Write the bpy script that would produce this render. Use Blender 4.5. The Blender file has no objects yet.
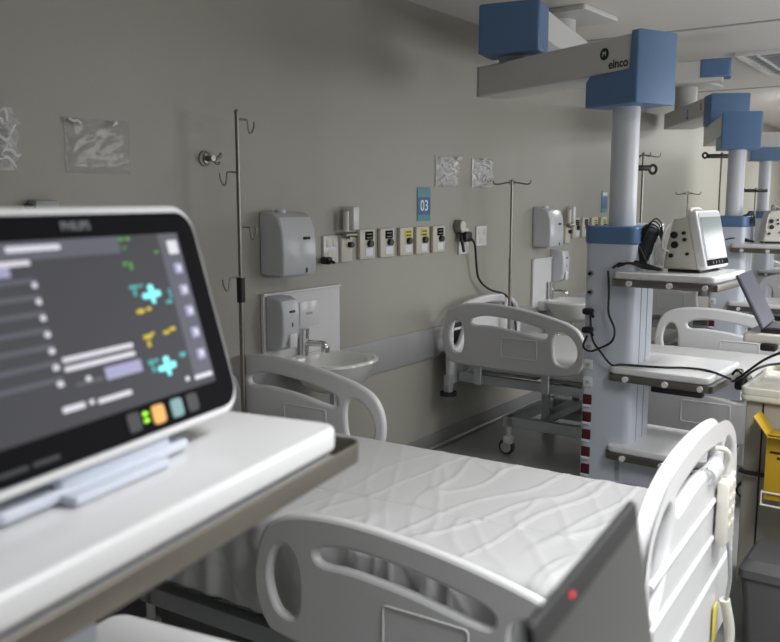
import bpy, bmesh, math, random
from mathutils import Vector, Matrix, noise
random.seed(7)
R = math.radians
sc = bpy.context.scene
COL = sc.collection

# ------------------------------------------------------------------ camera
cd = bpy.data.cameras.new('camera'); cam = bpy.data.objects.new('camera', cd); COL.objects.link(cam)
cam.location = (0, 0, 1.65)
cam.rotation_euler = (R(90 - 8.1), 0, R(34.8 - 90))
cd.sensor_width = 36; cd.lens = 850 / 780 * 36; cd.clip_start = 0.02; cd.clip_end = 60
cd.dof.use_dof = True; cd.dof.focus_distance = 4.4; cd.dof.aperture_fstop = 4.0
sc.camera = cam
# ------------------------------------------------------------------ world, light, exposure
w = bpy.data.worlds.new('world'); sc.world = w; w.use_nodes = True
bg = w.node_tree.nodes['Background']; bg.inputs[0].default_value = (.8, .9, 1, 1); bg.inputs[1].default_value = .25
sc.view_settings.view_transform = 'Standard'; sc.view_settings.look = 'None'
sc.view_settings.exposure = 0.0; sc.view_settings.gamma = 1.0
def area(name, loc, rot, sx, sy, power, col=(1, 1, 1)):
    l = bpy.data.lights.new(name, 'AREA'); l.shape = 'RECTANGLE'; l.size = sx; l.size_y = sy; l.energy = power; l.color = col
    o = bpy.data.objects.new(name, l); COL.objects.link(o); o.location = loc; o.rotation_euler = rot
    return o
# daylight coming in through the windows of the right-hand wall (facing +Y)
area('window_daylight', (1.9, -1.74, 1.62), (R(90), 0, 0), 2.6, 1.35, 14, (.97, .98, 1))
area('window_daylight', (6.4, -1.74, 1.62), (R(90), 0, 0), 2.6, 1.35, 54, (.97, .98, 1))
area('window_daylight', (11.4, -1.74, 1.62), (R(90), 0, 0), 2.6, 1.35, 55, (.97, .98, 1))
# unseen aisle lamps, added to brighten tray and beds; lit panels at the far end of the ward
area('ceiling_lamp_light', (1.7, -.35, 2.77), (0, 0, 0), 1.2, .5, 61, (.98, .99, 1)).data.spread = R(125)
area('ceiling_lamp_light', (4.8, -.35, 2.77), (0, 0, 0), 1.2, .5, 74, (.98, .99, 1)).data.spread = R(145)
area('ceiling_lamp_light', (11.2, 1.4, 2.77), (0, 0, 0), 1.2, .5, 55, (1, .99, .96))
area('ceiling_lamp_light', (14.3, 1.4, 2.77), (0, 0, 0), 1.2, .5, 70, (1, .99, .96))

# ------------------------------------------------------------------ materials
def mat(name, col, rough=.5, metal=0., spec=.5, bump=0., bscale=60., var=0., vscale=4., trans=0., emit=0., coat=0., alpha=1.):
    m = bpy.data.materials.new(name); m.use_nodes = True
    nt = m.node_tree; b = nt.nodes['Principled BSDF']
    b.inputs['Base Color'].default_value = (*col, 1)
    b.inputs['Roughness'].default_value = rough; b.inputs['Metallic'].default_value = metal
    b.inputs['Specular IOR Level'].default_value = spec
    b.inputs['Transmission Weight'].default_value = trans
    b.inputs['Coat Weight'].default_value = coat
    b.inputs['Alpha'].default_value = alpha
    if emit:
        b.inputs['Emission Color'].default_value = (*col, 1); b.inputs['Emission Strength'].default_value = emit
    tc = nt.nodes.new('ShaderNodeTexCoord')
    if var:
        n = nt.nodes.new('ShaderNodeTexNoise'); n.inputs['Scale'].default_value = vscale; n.inputs['Detail'].default_value = 4
        mx = nt.nodes.new('ShaderNodeMix'); mx.data_type = 'RGBA'
        mx.inputs[6].default_value = (*[c * (1 - var) for c in col], 1); mx.inputs[7].default_value = (*[min(1, c * (1 + var)) for c in col], 1)
        nt.links.new(tc.outputs['Object'], n.inputs['Vector']); nt.links.new(n.outputs['Fac'], mx.inputs[0])
        nt.links.new(mx.outputs[2], b.inputs['Base Color'])
    if bump:
        n = nt.nodes.new('ShaderNodeTexNoise'); n.inputs['Scale'].default_value = bscale; n.inputs['Detail'].default_value = 3
        bp = nt.nodes.new('ShaderNodeBump'); bp.inputs['Strength'].default_value = bump; bp.inputs['Distance'].default_value = .01
        nt.links.new(tc.outputs['Object'], n.inputs['Vector']); nt.links.new(n.outputs['Fac'], bp.inputs['Height'])
        nt.links.new(bp.outputs['Normal'], b.inputs['Normal'])
    return m
M = dict(
    wall=mat('wall_paint', (.365, .356, .312), .42, bump=.04, bscale=90, var=.03, vscale=1.2),
    ceiling=mat('ceiling_paint', (.75, .715, .68), .6, var=.02, vscale=1),
    floor=mat('floor_vinyl', (.23, .23, .225), .3, var=.1, vscale=6),
    band=mat('bumper_vinyl', (.33, .33, .335), .45),
    skirt=mat('cove_skirting', (.20, .20, .20), .3),
    white=mat('white_moulded_plastic', (.64, .64, .645), .35, var=.01, vscale=5),
    whiteg=mat('white_gloss_plastic', (.73, .73, .735), .22),
    cream=mat('cream_plastic', (.66, .64, .57), .4),
    beige=mat('beige_plastic', (.60, .57, .48), .45),
    greyp=mat('grey_plastic', (.42, .43, .44), .45),
    bluegrey=mat('blue_grey_enamel', (.60, .64, .72), .35),
    arm=mat('arm_enamel', (.62, .62, .61), .4),
    tube=mat('tube_enamel', (.62, .64, .68), .3),
    blue=mat('blue_plastic', (.105, .20, .37), .4, var=.03),
    black=mat('black_plastic', (.012, .012, .013), .4),
    rubber=mat('black_rubber', (.015, .015, .015), .6),
    bezel=mat('dark_bezel_glass', (.009, .009, .011), .55, spec=.02),
    frame=mat('grey_bed_steel', (.46, .48, .50), .4),
    steel=mat('stainless_steel', (.27, .245, .21), .4, metal=1., var=.1, vscale=9),
    chrome=mat('chrome', (.7, .7, .7), .12, metal=1.),
    ivsteel=mat('dull_pole_steel', (.30, .28, .25), .35, metal=1.),
    sheet=mat('white_bed_sheet', (.53, .53, .53), .5, bump=.05, bscale=180),
    matt=mat('mattress_vinyl', (.30, .34, .40), .5),
    porcelain=mat('porcelain', (.74, .74, .72), .12, coat=.4),
    red=mat('dark_red_socket', (.085, .008, .012), .4),
    yellow=mat('yellow_cardboard', (.46, .285, .008), .6, var=.05, vscale=8),
    yellowp=mat('yellow_tag', (.65, .55, .08), .5),
    signb=mat('sign_blue', (.05, .16, .30), .4),
    signt=mat('sign_teal', (.12, .30, .36), .4),
    bin=mat('bin_grey', (.09, .09, .092), .5),
    cart=mat('cart_enamel', (.36, .335, .28), .35),
    logo=mat('dark_green_logo', (.005, .03, .012), .5),
    ink=mat('black_print', (.01, .01, .012), .6),
    wprint=mat('white_print', (.75, .78, .85), .5),
    greyprint=mat('grey_print', (.16, .16, .17), .5),
    orangep=mat('orange_sticker', (.7, .22, .03), .5),
    bluep=mat('blue_sticker', (.04, .10, .5), .5),
    orange=mat('orange_key', (.75, .38, .10), .4, emit=.25),
    teal=mat('teal_key', (.20, .36, .36), .4),
    keyd=mat('dark_key', (.035, .035, .037), .4),
    ledr=mat('red_led', (1, .03, .06), .4, emit=1.),
    ledg=mat('green_led', (.35, .9, .03), .4, emit=.8),
    scr=mat('lit_screen', (.045, .045, .05), .4, spec=.1, emit=.65),
    scr_l=mat('lit_screen_panel', (.07, .07, .088), .35, spec=.2, emit=.85),
    s_white=mat('screen_white', (.42, .41, .45), .4, spec=.2, emit=.85),
    s_grey=mat('screen_grey', (.12, .12, .16), .4, spec=.2, emit=.8),
    s_lav=mat('screen_lavender', (.22, .22, .33), .4, spec=.2, emit=.8),
    s_green=mat('screen_green', (.06, .22, .045), .4, spec=.2, emit=.7),
    s_cyan=mat('screen_cyan', (.18, .62, .64), .4, spec=.2, emit=.9),
    s_cyand=mat('screen_dim_cyan', (.06, .26, .27), .4, spec=.2, emit=.7),
    s_yel=mat('screen_yellow', (.40, .30, .03), .4, spec=.2, emit=.75),
    scr_off=mat('grey_glossy_screen', (.24, .27, .27), .12),
    lap_scr=mat('dark_laptop_screen', (.05, .05, .048), .3),
    lap_purple=mat('purple_grey_lid', (.07, .07, .10), .35),
    lamp_on=mat('lit_diffuser', (1, 1, .97), .5, emit=1.6),
    lamp_off=mat('louvre_white', (.55, .56, .58), .3),
    glass=mat('window_glass', (.9, .95, 1), .02, trans=1.),
    dryer=mat('dispenser_plastic', (.60, .61, .64), .22),
)
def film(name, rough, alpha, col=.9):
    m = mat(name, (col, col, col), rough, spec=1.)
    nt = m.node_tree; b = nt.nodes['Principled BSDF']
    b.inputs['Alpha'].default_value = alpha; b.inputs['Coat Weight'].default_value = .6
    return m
M['film'] = film('clear_plastic_film', .1, .42)
M['filmt'] = film('thin_clear_sleeve', .12, .10, .5)
M['film_glint'] = film('white_film_highlight', .12, .9)  # near-opaque white, painted in place of gloss highlights on the film

# ------------------------------------------------------------------ mesh helpers
class MB:
    def __init__(s): s.bm = bmesh.new()
    def _xf(s, vs, mtx):
        if mtx is not None: bmesh.ops.transform(s.bm, matrix=mtx, verts=vs)
    def box(s, c, size, bev=0., seg=2, rot=None):
        r = bmesh.ops.create_cube(s.bm, size=1.); vs = r['verts']
        bmesh.ops.scale(s.bm, vec=size, verts=vs)
        if bev > 0:
            es = list({e for v in vs for e in v.link_edges})
            rr = bmesh.ops.bevel(s.bm, geom=es, offset=min(bev, min(size) * .49), segments=seg, profile=.5, affect='EDGES')
            vs = list({v for f in rr['faces'] for v in f.verts} | {v for v in vs if v.is_valid})
        m = Matrix.Translation(c)
        if rot is not None: m = m @ rot
        s._xf(vs, m); return s
    def cyl(s, p0, p1, r, seg=20, r1=None):
        p0, p1 = Vector(p0), Vector(p1); d = p1 - p0
        rr = bmesh.ops.create_cone(s.bm, cap_ends=True, segments=seg, radius1=r, radius2=r if r1 is None else r1, depth=d.length)
        s._xf(rr['verts'], Matrix.Translation((p0 + p1) / 2) @ d.to_track_quat('Z', 'Y').to_matrix().to_4x4()); return s
    def sph(s, c, r, sc_=(1, 1, 1), seg=16):
        rr = bmesh.ops.create_uvsphere(s.bm, u_segments=seg, v_segments=max(6, seg // 2), radius=r)
        s._xf(rr['verts'], Matrix.Translation(c) @ Matrix.Diagonal((*sc_, 1))); return s
    def tube(s, pts, r, seg=10, closed=False, smooth=True, sub=6):
        P = [Vector(p) for p in pts]
        if smooth and len(P) > 2: P = crom(P, closed, sub)
        n = len(P); rings = []
        prev = None
        for i in range(n):
            if closed: t = P[(i + 1) % n] - P[i - 1]
            else: t = P[min(i + 1, n - 1)] - P[max(i - 1, 0)]
            t.normalize()
            if prev is None:
                a = Vector((0, 0, 1)) if abs(t.z) < .9 else Vector((1, 0, 0))
                u = t.cross(a).normalized()
            else:
                u = (prev - t * prev.dot(t)).normalized()
            prev = u; v = t.cross(u)
            rings.append([s.bm.verts.new(P[i] + (u * math.cos(q) + v * math.sin(q)) * r) for q in [2 * math.pi * k / seg for k in range(seg)]])
        m = n if closed else n - 1
        for i in range(m):
            A, B = rings[i], rings[(i + 1) % n]
            for k in range(seg): s.bm.faces.new((A[k], A[(k + 1) % seg], B[(k + 1) % seg], B[k]))
        if not closed:
            s.bm.faces.new(rings[0][::-1]); s.bm.faces.new(rings[-1])
        return s
    def lathe(s, prof, c=(0, 0, 0), seg=28, sx=1, sy=1):
        c = Vector(c); rings = []
        for r, z in prof:
            rings.append([s.bm.verts.new(c + Vector((r * math.cos(2 * math.pi * k / seg) * sx, r * math.sin(2 * math.pi * k / seg) * sy, z))) for k in range(seg)])
        for A, B in zip(rings, rings[1:]):
            for k in range(seg): s.bm.faces.new((A[k], A[(k + 1) % seg], B[(k + 1) % seg], B[k]))
        s.bm.faces.new(rings[0][::-1]); s.bm.faces.new(rings[-1]); return s
    def prism(s, loops, depth, mtx, bev=0.):
        me = curve_mesh(loops, depth, bev); me.transform(mtx); s.bm.from_mesh(me); bpy.data.meshes.remove(me); return s
    def text(s, body, size, mtx, depth=.0006, bold=0.):
        cu = bpy.data.curves.new('t', 'FONT'); cu.body = body; cu.size = size; cu.extrude = depth; cu.align_x = 'CENTER'; cu.align_y = 'CENTER'; cu.offset = bold
        me = eval_mesh(cu); me.transform(mtx); s.bm.from_mesh(me); bpy.data.meshes.remove(me); return s
    def build(s, name, m, parent=None, smooth=True, loc=None):
        bmesh.ops.recalc_face_normals(s.bm, faces=s.bm.faces)
        me = bpy.data.meshes.new(name); s.bm.to_mesh(me); s.bm.free()
        me.materials.append(M[m] if isinstance(m, str) else m)
        if smooth:
            for p in me.polygons: p.use_smooth = True
            me.set_sharp_from_angle(angle=R(38))
        o = bpy.data.objects.new(name, me); COL.objects.link(o)
        if parent is not None: o.parent = parent
        if loc is not None: o.location = loc
        return o
def crom(P, closed=False, sub=6):
    n = len(P); out = []
    for i in range(n if closed else n - 1):
        p0 = P[i - 1] if (closed or i > 0) else P[0]
        p1, p2 = P[i], P[(i + 1) % n]
        p3 = P[(i + 2) % n] if (closed or i + 2 < n) else P[-1]
        for k in range(sub):
            t = k / sub
            out.append(.5 * ((2 * p1) + (p2 - p0) * t + (2 * p0 - 5 * p1 + 4 * p2 - p3) * t * t + (3 * p1 - p0 - 3 * p2 + p3) * t ** 3))
    if not closed: out.append(P[-1])
    return out
def eval_mesh(cu):
    o = bpy.data.objects.new('tmp', cu); COL.objects.link(o)
    dg = bpy.context.evaluated_depsgraph_get()
    me = bpy.data.meshes.new_from_object(o.evaluated_get(dg))
    bpy.data.objects.remove(o); bpy.data.curves.remove(cu); return me
def curve_mesh(loops, depth, bev):
    cu = bpy.data.curves.new('c', 'CURVE'); cu.dimensions = '2D'; cu.fill_mode = 'BOTH'
    cu.extrude = max(depth / 2 - bev, 0.0001); cu.bevel_depth = bev; cu.bevel_resolution = 2; cu.offset = -bev
    for L in loops:
        sp = cu.splines.new('POLY'); sp.points.add(len(L) - 1); sp.use_cyclic_u = True
        for p, q in zip(sp.points, L): p.co = (q[0], q[1], 0, 1)
    return eval_mesh(cu)
def sm(pts, sub=6): return [(p.x, p.y) for p in crom([Vector((a, b, 0)) for a, b in pts], True, sub)]
def rrect(x0, y0, x1, y1, r, n=6):
    out = []
    for cx, cy, a0 in ((x1 - r, y1 - r, 0), (x0 + r, y1 - r, 90), (x0 + r, y0 + r, 180), (x1 - r, y0 + r, 270)):
        for k in range(n + 1):
            a = R(a0 + 90 * k / n); out.append((cx + r * math.cos(a), cy + r * math.sin(a)))
    return out
def empty(name, label, cat, loc=(0, 0, 0), rz=0, group=None):
    o = bpy.data.objects.new(name, None); COL.objects.link(o); o.location = loc; o.rotation_euler = (0, 0, R(rz)); o.empty_display_size = .1
    tag(o, label, cat, group); return o
def tag(o, label, cat, group=None):
    o['label'] = label; o['category'] = cat
    if group: o['group'] = group
    return o
def structure(o): o['kind'] = 'structure'; return o
def copy_tree(o, parent=None):
    c = o.copy(); COL.objects.link(c)
    if parent is not None: c.parent = parent
    for ch in list(o.children): copy_tree(ch, c)
    return c
# plane orientations for prisms: local 2D (x, y) -> 3D
XZ = Matrix(((1, 0, 0, 0), (0, 0, -1, 0), (0, 1, 0, 0), (0, 0, 0, 1)))      # x->X, y->Z, normal -Y
YZ = Matrix(((0, 0, 1, 0), (1, 0, 0, 0), (0, 1, 0, 0), (0, 0, 0, 1)))       # x->Y, y->Z, normal +X
YZm = Matrix(((0, 0, -1, 0), (-1, 0, 0, 0), (0, 1, 0, 0), (0, 0, 0, 1)))    # x->-Y, y->Z, normal -X
T = Matrix.Translation

# ------------------------------------------------------------------ the room
WY = 2.91; CZ = 2.82; X0, X1, Y0 = -2.6, 17.0, -1.8
structure(MB().box(((X0 + X1) / 2, (Y0 + WY) / 2, -.05), (X1 - X0 + .4, WY - Y0 + .4, .1)).build('floor', 'floor'))
structure(MB().box(((X0 + X1) / 2, (Y0 + WY) / 2, CZ + .05), (X1 - X0 + .4, WY - Y0 + .4, .1)).build('ceiling', 'ceiling'))
structure(MB().box(((X0 + X1) / 2, WY + .1, CZ / 2), (X1 - X0 + .4, .2, CZ)).build('wall_left', 'wall'))
structure(MB().box((X1 + .1, (Y0 + WY) / 2, CZ / 2), (.2, WY - Y0, CZ)).build('wall_far', 'wall'))
structure(MB().box((X0 - .1, (Y0 + WY) / 2, CZ / 2), (.2, WY - Y0, CZ)).build('wall_near', 'wall'))
wins = [(1.9, 2.7), (6.4, 2.7), (11.4, 2.7)]
wr = MB(); xs = X0
for cx, ww in wins:
    wr.box(((xs + cx - ww / 2) / 2, Y0 - .1, CZ / 2), (cx - ww / 2 - xs, .2, CZ)); xs = cx + ww / 2
    wr.box((cx, Y0 - .1, .45), (ww, .2, .9)); wr.box((cx, Y0 - .1, (2.35 + CZ) / 2), (ww, .2, CZ - 2.35))
wr.box(((xs + X1) / 2, Y0 - .1, CZ / 2), (X1 - xs, .2, CZ))
structure(wr.build('wall_right', 'wall'))
for i, (cx, ww) in enumerate(wins):
    f = structure(MB().prism([rrect(-ww / 2, .9, ww / 2, 2.35, .005), rrect(-ww / 2 + .05, .95, -.025, 2.3, .005), rrect(.025, .95, ww / 2 - .05, 2.3, .005)], .05, T((cx, Y0 - .1, 0)) @ XZ).build('window_%d' % (i + 1), 'whiteg'))
    MB().box((cx, Y0 - .1, 1.625), (ww - .1, .006, 1.35)).build('glass_pane', 'glass', f)
structure(MB().box(((X0 + X1) / 2, WY - .006, .725), (X1 - X0, .012, .2), .004).build('trim_1', 'band'))
bl = MB(); bl.box(((X0 + X1) / 2, WY - .005, .055), (X1 - X0, .01, .11), .003)
bl.cyl((X0, WY - .012, .014), (X1, WY - .012, .014), .014, 10)
structure(bl.build('baseboard_left', 'skirt'))
structure(MB().box((6.2, (Y0 + WY) / 2, CZ - .004), (.03, WY - Y0, .008)).build('trim_2', 'greyp'))
structure(MB().box((9.75, (Y0 + WY) / 2, CZ - .004), (.03, WY - Y0, .008)).build('trim_3', 'greyp'))

# ceiling luminaires (recessed panels with a frame)
def lamp(cx, cy, lit, label):
    t = empty('ceiling_light', label, 'ceiling light', (cx, cy, CZ), 0, 'recessed ceiling luminaires')
    MB().prism([rrect(-.68, -.34, .68, .34, .01), rrect(-.62, -.28, .62, .28, .01)], .03, T((0, 0, -.015)), .004).build('frame', 'whiteg', t)
    MB().box((0, 0, -.006), (1.25, .57, .01)).build('diffuser', 'lamp_on' if lit else 'lamp_off', t)
    if not lit:
        lv = MB()
        for k in range(3): lv.cyl((-.6, -.18 + .18 * k, -.022), (.6, -.18 + .18 * k, -.022), .013, 10)
        lv.build('lamp_tube', 'whiteg', t)
        lo = MB()
        for k in range(9): lo.box((-.56 + .14 * k, 0, -.02), (.006, .56, .028))
        lo.build('louvre', 'chrome', t)
lamp(8.05, 1.42, False, 'unlit louvred ceiling light near the right edge of the photo')
lamp(1.7, -.35, True, 'added unseen ceiling panel over the aisle, lighting the foreground tray')  # added fitting, out of view, for the aisle fill lamp
lamp(4.8, -.35, True, 'added unseen ceiling panel over the aisle, lighting the nearer tower')  # second added fitting out of view, brightens shelves and lower wall
lamp(11.2, 1.4, True, 'lit white ceiling panel beyond the unlit louvred light')
lamp(14.3, 1.4, True, 'lit white ceiling panel nearest the far end wall')

# ------------------------------------------------------------------ hospital bed (local x head(-) -> foot(+), y across)
def rail_loops(L):
    k = L / .88
    S = lambda pts: sm([(a * k, b) for a, b in pts])
    out = S([(.09, 0), (.35, -.012), (.60, -.012), (.79, .0), (.855, .05), (.878, .14), (.862, .235), (.80, .305), (.66, .352), (.47, .388), (.28, .402), (.13, .385), (.045, .335), (.008, .24), (.0, .13), (.03, .035)])
    h1 = S([(.075, .085), (.125, .075), (.142, .14), (.135, .235), (.105, .285), (.065, .255), (.050, .17)])
    h2 = S([(.215, .306), (.30, .322), (.45, .310), (.60, .279), (.652, .258), (.657, .226), (.62, .216), (.45, .248), (.30, .262), (.215, .260), (.193, .282)])
    h3 = S([(.715, .075), (.78, .062), (.825, .11), (.825, .18), (.785, .24), (.735, .262), (.70, .235), (.695, .15)])
    return [out, h1, h2, h3]
def rail_part(parent, x0, y, z0, L, name='side_rail'):
    mb = MB(); mb.prism(rail_loops(L), .034, T((x0, y, z0)) @ XZ, .013)
    o = mb.build(name, 'white', parent)
    for s in (-1, 1):
        fr = rrect(.385 * L / .88, .075, .60 * L / .88, .195, .012, 3)
        MB().tube([(x0 + a, y + s * .016, z0 + b) for a, b in fr], .0045, 6, True, False).build('moulded_ridge', 'white', o)
    for a in (.22, .64):
        MB().box((x0 + a * L / .88, y - math.copysign(.02, y), z0 - .05), (.05, .022, .16), .006).build('rail_bracket', 'frame', o)
    return o
def board_loops(W, zb, zt):
    h = W / 2; H = zt - zb
    out = sm([(-h + .02, 0), (0, 0), (h - .02, 0), (h, .02), (h + .004, H * .3), (h, H * .60), (h - .02, H - .15), (h - .09, H - .075), (h - .24, H - .02), (0, H), (-h + .24, H - .02), (-h + .09, H - .075), (-h + .02, H - .15), (-h, H * .60), (-h - .004, H * .3), (-h, .02)])
    def corner(s): return sm([(s * (h - .055), H - .30), (s * (h - .05), H - .17), (s * (h - .09), H - .115), (s * (h - .17), H - .08), (s * (h - .205), H - .11), (s * (h - .19), H - .20), (s * (h - .12), H - .30)])
    slot = sm([(-.24, H - .075), (0, H - .055), (.24, H - .075), (.26, H - .10), (.23, H - .125), (0, H - .108), (-.23, H - .125), (-.26, H - .10)])
    return [out, corner(1), corner(-1), slot]
def board_part(parent, x, zb, zt, W, name, facing):
    mb = MB(); mb.prism(board_loops(W, zb, zt), .042, T((x, 0, zb)) @ YZ, .016)
    o = mb.build(name, 'white', parent)
    for z in ((.22, .335) if facing < 0 else (.22, .36, .475)):
        MB().tube([(x + facing * .02, -W / 2 + .03, zb + z), (x + facing * .02, W / 2 - .03, zb + z)], .009, 8, False, False).build('moulded_ridge', 'white', o)
    return o
def castor(parent, x, y):
    c = MB().cyl((x, y, .12), (x, y, .19), .017, 14).box((x, y, .10), (.07, .062, .06), .02).build('castor', 'whiteg', parent)
    MB().cyl((x - .012, y - .014, .052), (x - .012, y + .014, .052), .052, 24).build('wheel', 'keyd', c)
    MB().cyl((x - .012, y - .024, .052), (x - .012, y + .024, .052), .036, 18).build('wheel_hub', 'greyp', c)
def make_bed(name_label, loc, rz, near_head=False, far_head=True, near_foot=True, far_foot=False, near_z=.44):
    t = empty('hospital_bed', name_label, 'bed', loc, rz, 'hospital beds along the wall')
    # base frame
    b = MB()
    for y in (-.32, .32): b.box((0, y, .225), (1.5, .06, .07), .008)
    for x in (-.74, .74): b.box((x, 0, .225), (.07, .70, .07), .008)
    b.box((-.1, 0, .27), (.9, .34, .05), .01)
    b.build('base_frame', 'frame', t)
    for x in (-.74, .74):
        for y in (-.33, .33): castor(t, x, y)
    for s, x in ((-1, -.52), (1, .52)):
        l = MB()
        for y in (-.25, .25):
            l.box((x, y, .37), (.05, .035, .30), .005)
            l.box((x * .62, y, .36), (.40, .03, .045), .005, rot=Matrix.Rotation(R(33 * s), 4, 'Y'))
        l.cyl((x, -.27, .255), (x, .27, .255), .018, 12); l.cyl((x, -.27, .48), (x, .27, .48), .018, 12)
        l.build('lifting_link', 'frame', t)
    MB().box((-.1, 0, .34), (.30, .12, .10), .015).cyl((.05, 0, .34), (.45, 0, .42), .022, 12).build('lift_motor', 'black', t)
    # upper frame + slatted platform
    u = MB()
    for y in (-.42, .42): u.box((0, y, .50), (2.12, .04, .06), .006)
    for x in (-1.04, -.35, .35, 1.04): u.box((x, 0, .50), (.04, .84, .05), .006)
    u.build('upper_frame', 'frame', t)
    p = MB()
    for k in range(4): p.box((-.74 + .5 * k, 0, .546), (.46, .84, .02), .006)
    p.build('platform', 'greyp', t)
    MB().box((0.01, 0, .62), (1.92, .87, .12), .03, 3).build('mattress', 'matt', t)
    h = board_part(t, -1.10, .47, 1.0, 1.02, 'head_board', -1)
    for y in (-.50, .50):
        q = MB().box((-1.10, y, .46), (.05, .05, .12), .008).build('corner_post', 'frame', t)
        MB().cyl((-1.10, y, .38), (-1.10, y, .405), .055, 20).build('bumper_disc', 'rubber', q)
    f = board_part(t, 1.08, .30, 1.0, 1.04, 'foot_board', 1)
    for k_ in range(5): MB().sph((1.085, .525, .50 + .055 * k_), .022, (.9, .7, 1.1), 12).build('edge_bump', 'white', f)
    for y in (-.44, .44): MB().box((1.04, y, .52), (.05, .05, .16), .008).build('corner_post', 'frame', t)
    if near_head: rail_part(t, -1.13, -.52, .61, .98)
    if far_head: rail_part(t, -1.20, .53, .56, .94)
    if near_foot: rail_part(t, -.05, -.52, near_z, 1.05)
    if far_foot: rail_part(t, -.08, .52, .55, .98)
    return t
def make_sheet(label, bed, amp=1., res=(230, 150), drop=.30):
    nx, ny = res; Lx, Wy, top = 1.97, .90, .692
    bm = bmesh.new(); grid = []
    tot = Wy + 2 * drop
    for i in range(nx + 1):
        row = []
        x = -.985 + Lx * i / nx
        for j in range(ny + 1):
            s = -tot / 2 + tot * j / ny
            a = abs(s); sg = 1 if s > 0 else -1; r = .035
            if a < Wy / 2 - r: y, z = s, top
            else:
                q = a - (Wy / 2 - r); arc = r * math.pi / 2
                if q < arc: th = q / r; y = sg * (Wy / 2 - r + r * math.sin(th)); z = top - r + r * math.cos(th)
                else: y = sg * (Wy / 2 + .004 * math.sin(x * 30 + sg)); z = top - r - (q - arc)
            # wrinkles: long sharp ridges running across the foot half, fine folds everywhere
            v = Vector((x * 8 + .35 * noise.noise(Vector((x * 3, s * 4, 1))) - 1.5 * s, s * 1.5 + .5 * x, 3.1))
            rid = (1 - abs(noise.noise(v))) ** 22
            v2 = Vector((x * 9 + 5 * s, s * 2.2 - x, 8.7)); rid2 = (1 - abs(noise.noise(v2))) ** 18
            foot = .2 + .8 * min(1, max(0, (x + .1) / .6))
            hgt = amp * (.0075 * rid * foot + .0045 * rid2 * (.3 + foot * .7) + .005 * noise.noise(Vector((x * 3, s * 3, 5))))
            crease = -.010 * math.exp(-((s + .155 - .05 * x) / .006) ** 2)
            if a < Wy / 2 - r: z += hgt + crease
            else:
                y += sg * abs(hgt) * 1.2 + sg * .004 * math.sin(x * 55 + 2 * noise.noise(Vector((x * 6, 0, 2)))) * min(1, (a - Wy / 2 + r) / .1)
            ends = abs(x) - .93
            if ends > 0: z -= ends * ends * 8
            row.append(bm.verts.new((x, y, z)))
        grid.append(row)
    for i in range(nx):
        for j in range(ny): bm.faces.new((grid[i][j], grid[i + 1][j], grid[i + 1][j + 1], grid[i][j + 1]))
    me = bpy.data.meshes.new('bed_sheet'); bm.to_mesh(me); bm.free(); me.materials.append(M['sheet'])
    for p in me.polygons: p.use_smooth = True
    o = bpy.data.objects.new('bed_sheet', me); COL.objects.link(o)
    o.location = bed.location; o.rotation_euler = bed.rotation_euler
    md = o.modifiers.new('thick', 'SOLIDIFY'); md.thickness = .003; md.offset = 1
    tag(o, label, 'bed sheet', 'white bed sheets'); return o
BEDS = [(2.28, 1.68), (5.20, 1.70), (8.30, 1.70), (11.40, 1.70)]
bed1 = make_bed('white hospital bed in the foreground under the wrinkled sheet', (2.28, 1.68, 0), -87.5, near_z=.375)
make_sheet('wrinkled white sheet stretched over the foreground bed', bed1)
bed2 = make_bed('white hospital bed against the wall behind the foreground bed', (5.20, 1.70, 0), -90, near_z=.37, near_head=True, far_head=False, near_foot=True, far_foot=True)
sh2 = make_sheet('white sheet on the second bed, behind the raised side rails', bed2, 1., (80, 60), .11)
for i, (bx, by) in enumerate(BEDS[2:]):
    c = copy_tree(bed2); c.location = (bx, by, 0)
    c['label'] = ['white hospital bed third along the wall, behind the monitor tower', 'white hospital bed farthest along the wall'][i]
    s = sh2.copy(); COL.objects.link(s); s.location = c.location
    s['label'] = ['white sheet on the third bed along the wall', 'white sheet on the farthest bed along the wall'][i]

# hand control hanging on the foot board of the foreground bed (world frame of bed1)
hs = empty('bed_hand_control', 'cream hand control hooked over the foot board of the foreground bed', 'remote control', bed1.location, -87.5)
HY = .235
MB().box((1.125, HY, .735), (.035, .108, .20), .012).build('handset_body', 'cream', hs)
for i in range(4):
    for j in range(2): MB().box((1.1435, HY - .025 + .05 * j, .815 - .04 * i), (.004, .026, .022), .002).build('handset_key', 'beige', hs)
MB().tube([(1.08, HY - .03, .925), (1.12, HY - .02, .925), (1.13, HY, .89), (1.125, HY, .845)], .008).build('hanging_hook', 'cream', hs)
co = [(1.10 + .020 * math.sin(a * .9), HY - .15 + .0034 * a, .875 + .024 * math.cos(a * .9)) for a in [q * .35 for q in range(98)]]
MB().tube(co, .006, 8, False, True, 2).build('coiled_cord', 'white', hs)
MB().tube([(1.135, HY, .665), (1.14, HY + .02, .60), (1.14, HY + .06, .50), (1.13, HY + .08, .42)], .006).build('cable', 'greyp', hs)
MB().tube([(1.125, HY + .08, .42), (1.14, HY + .11, .30), (1.13, HY + .11, .19)], .016).build('plug_sleeve', 'cream', hs)
MB().box((1.108, HY + .03, .36), (.004, .05, .12), .001).build('yellow_label', 'yellowp', hs)

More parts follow.
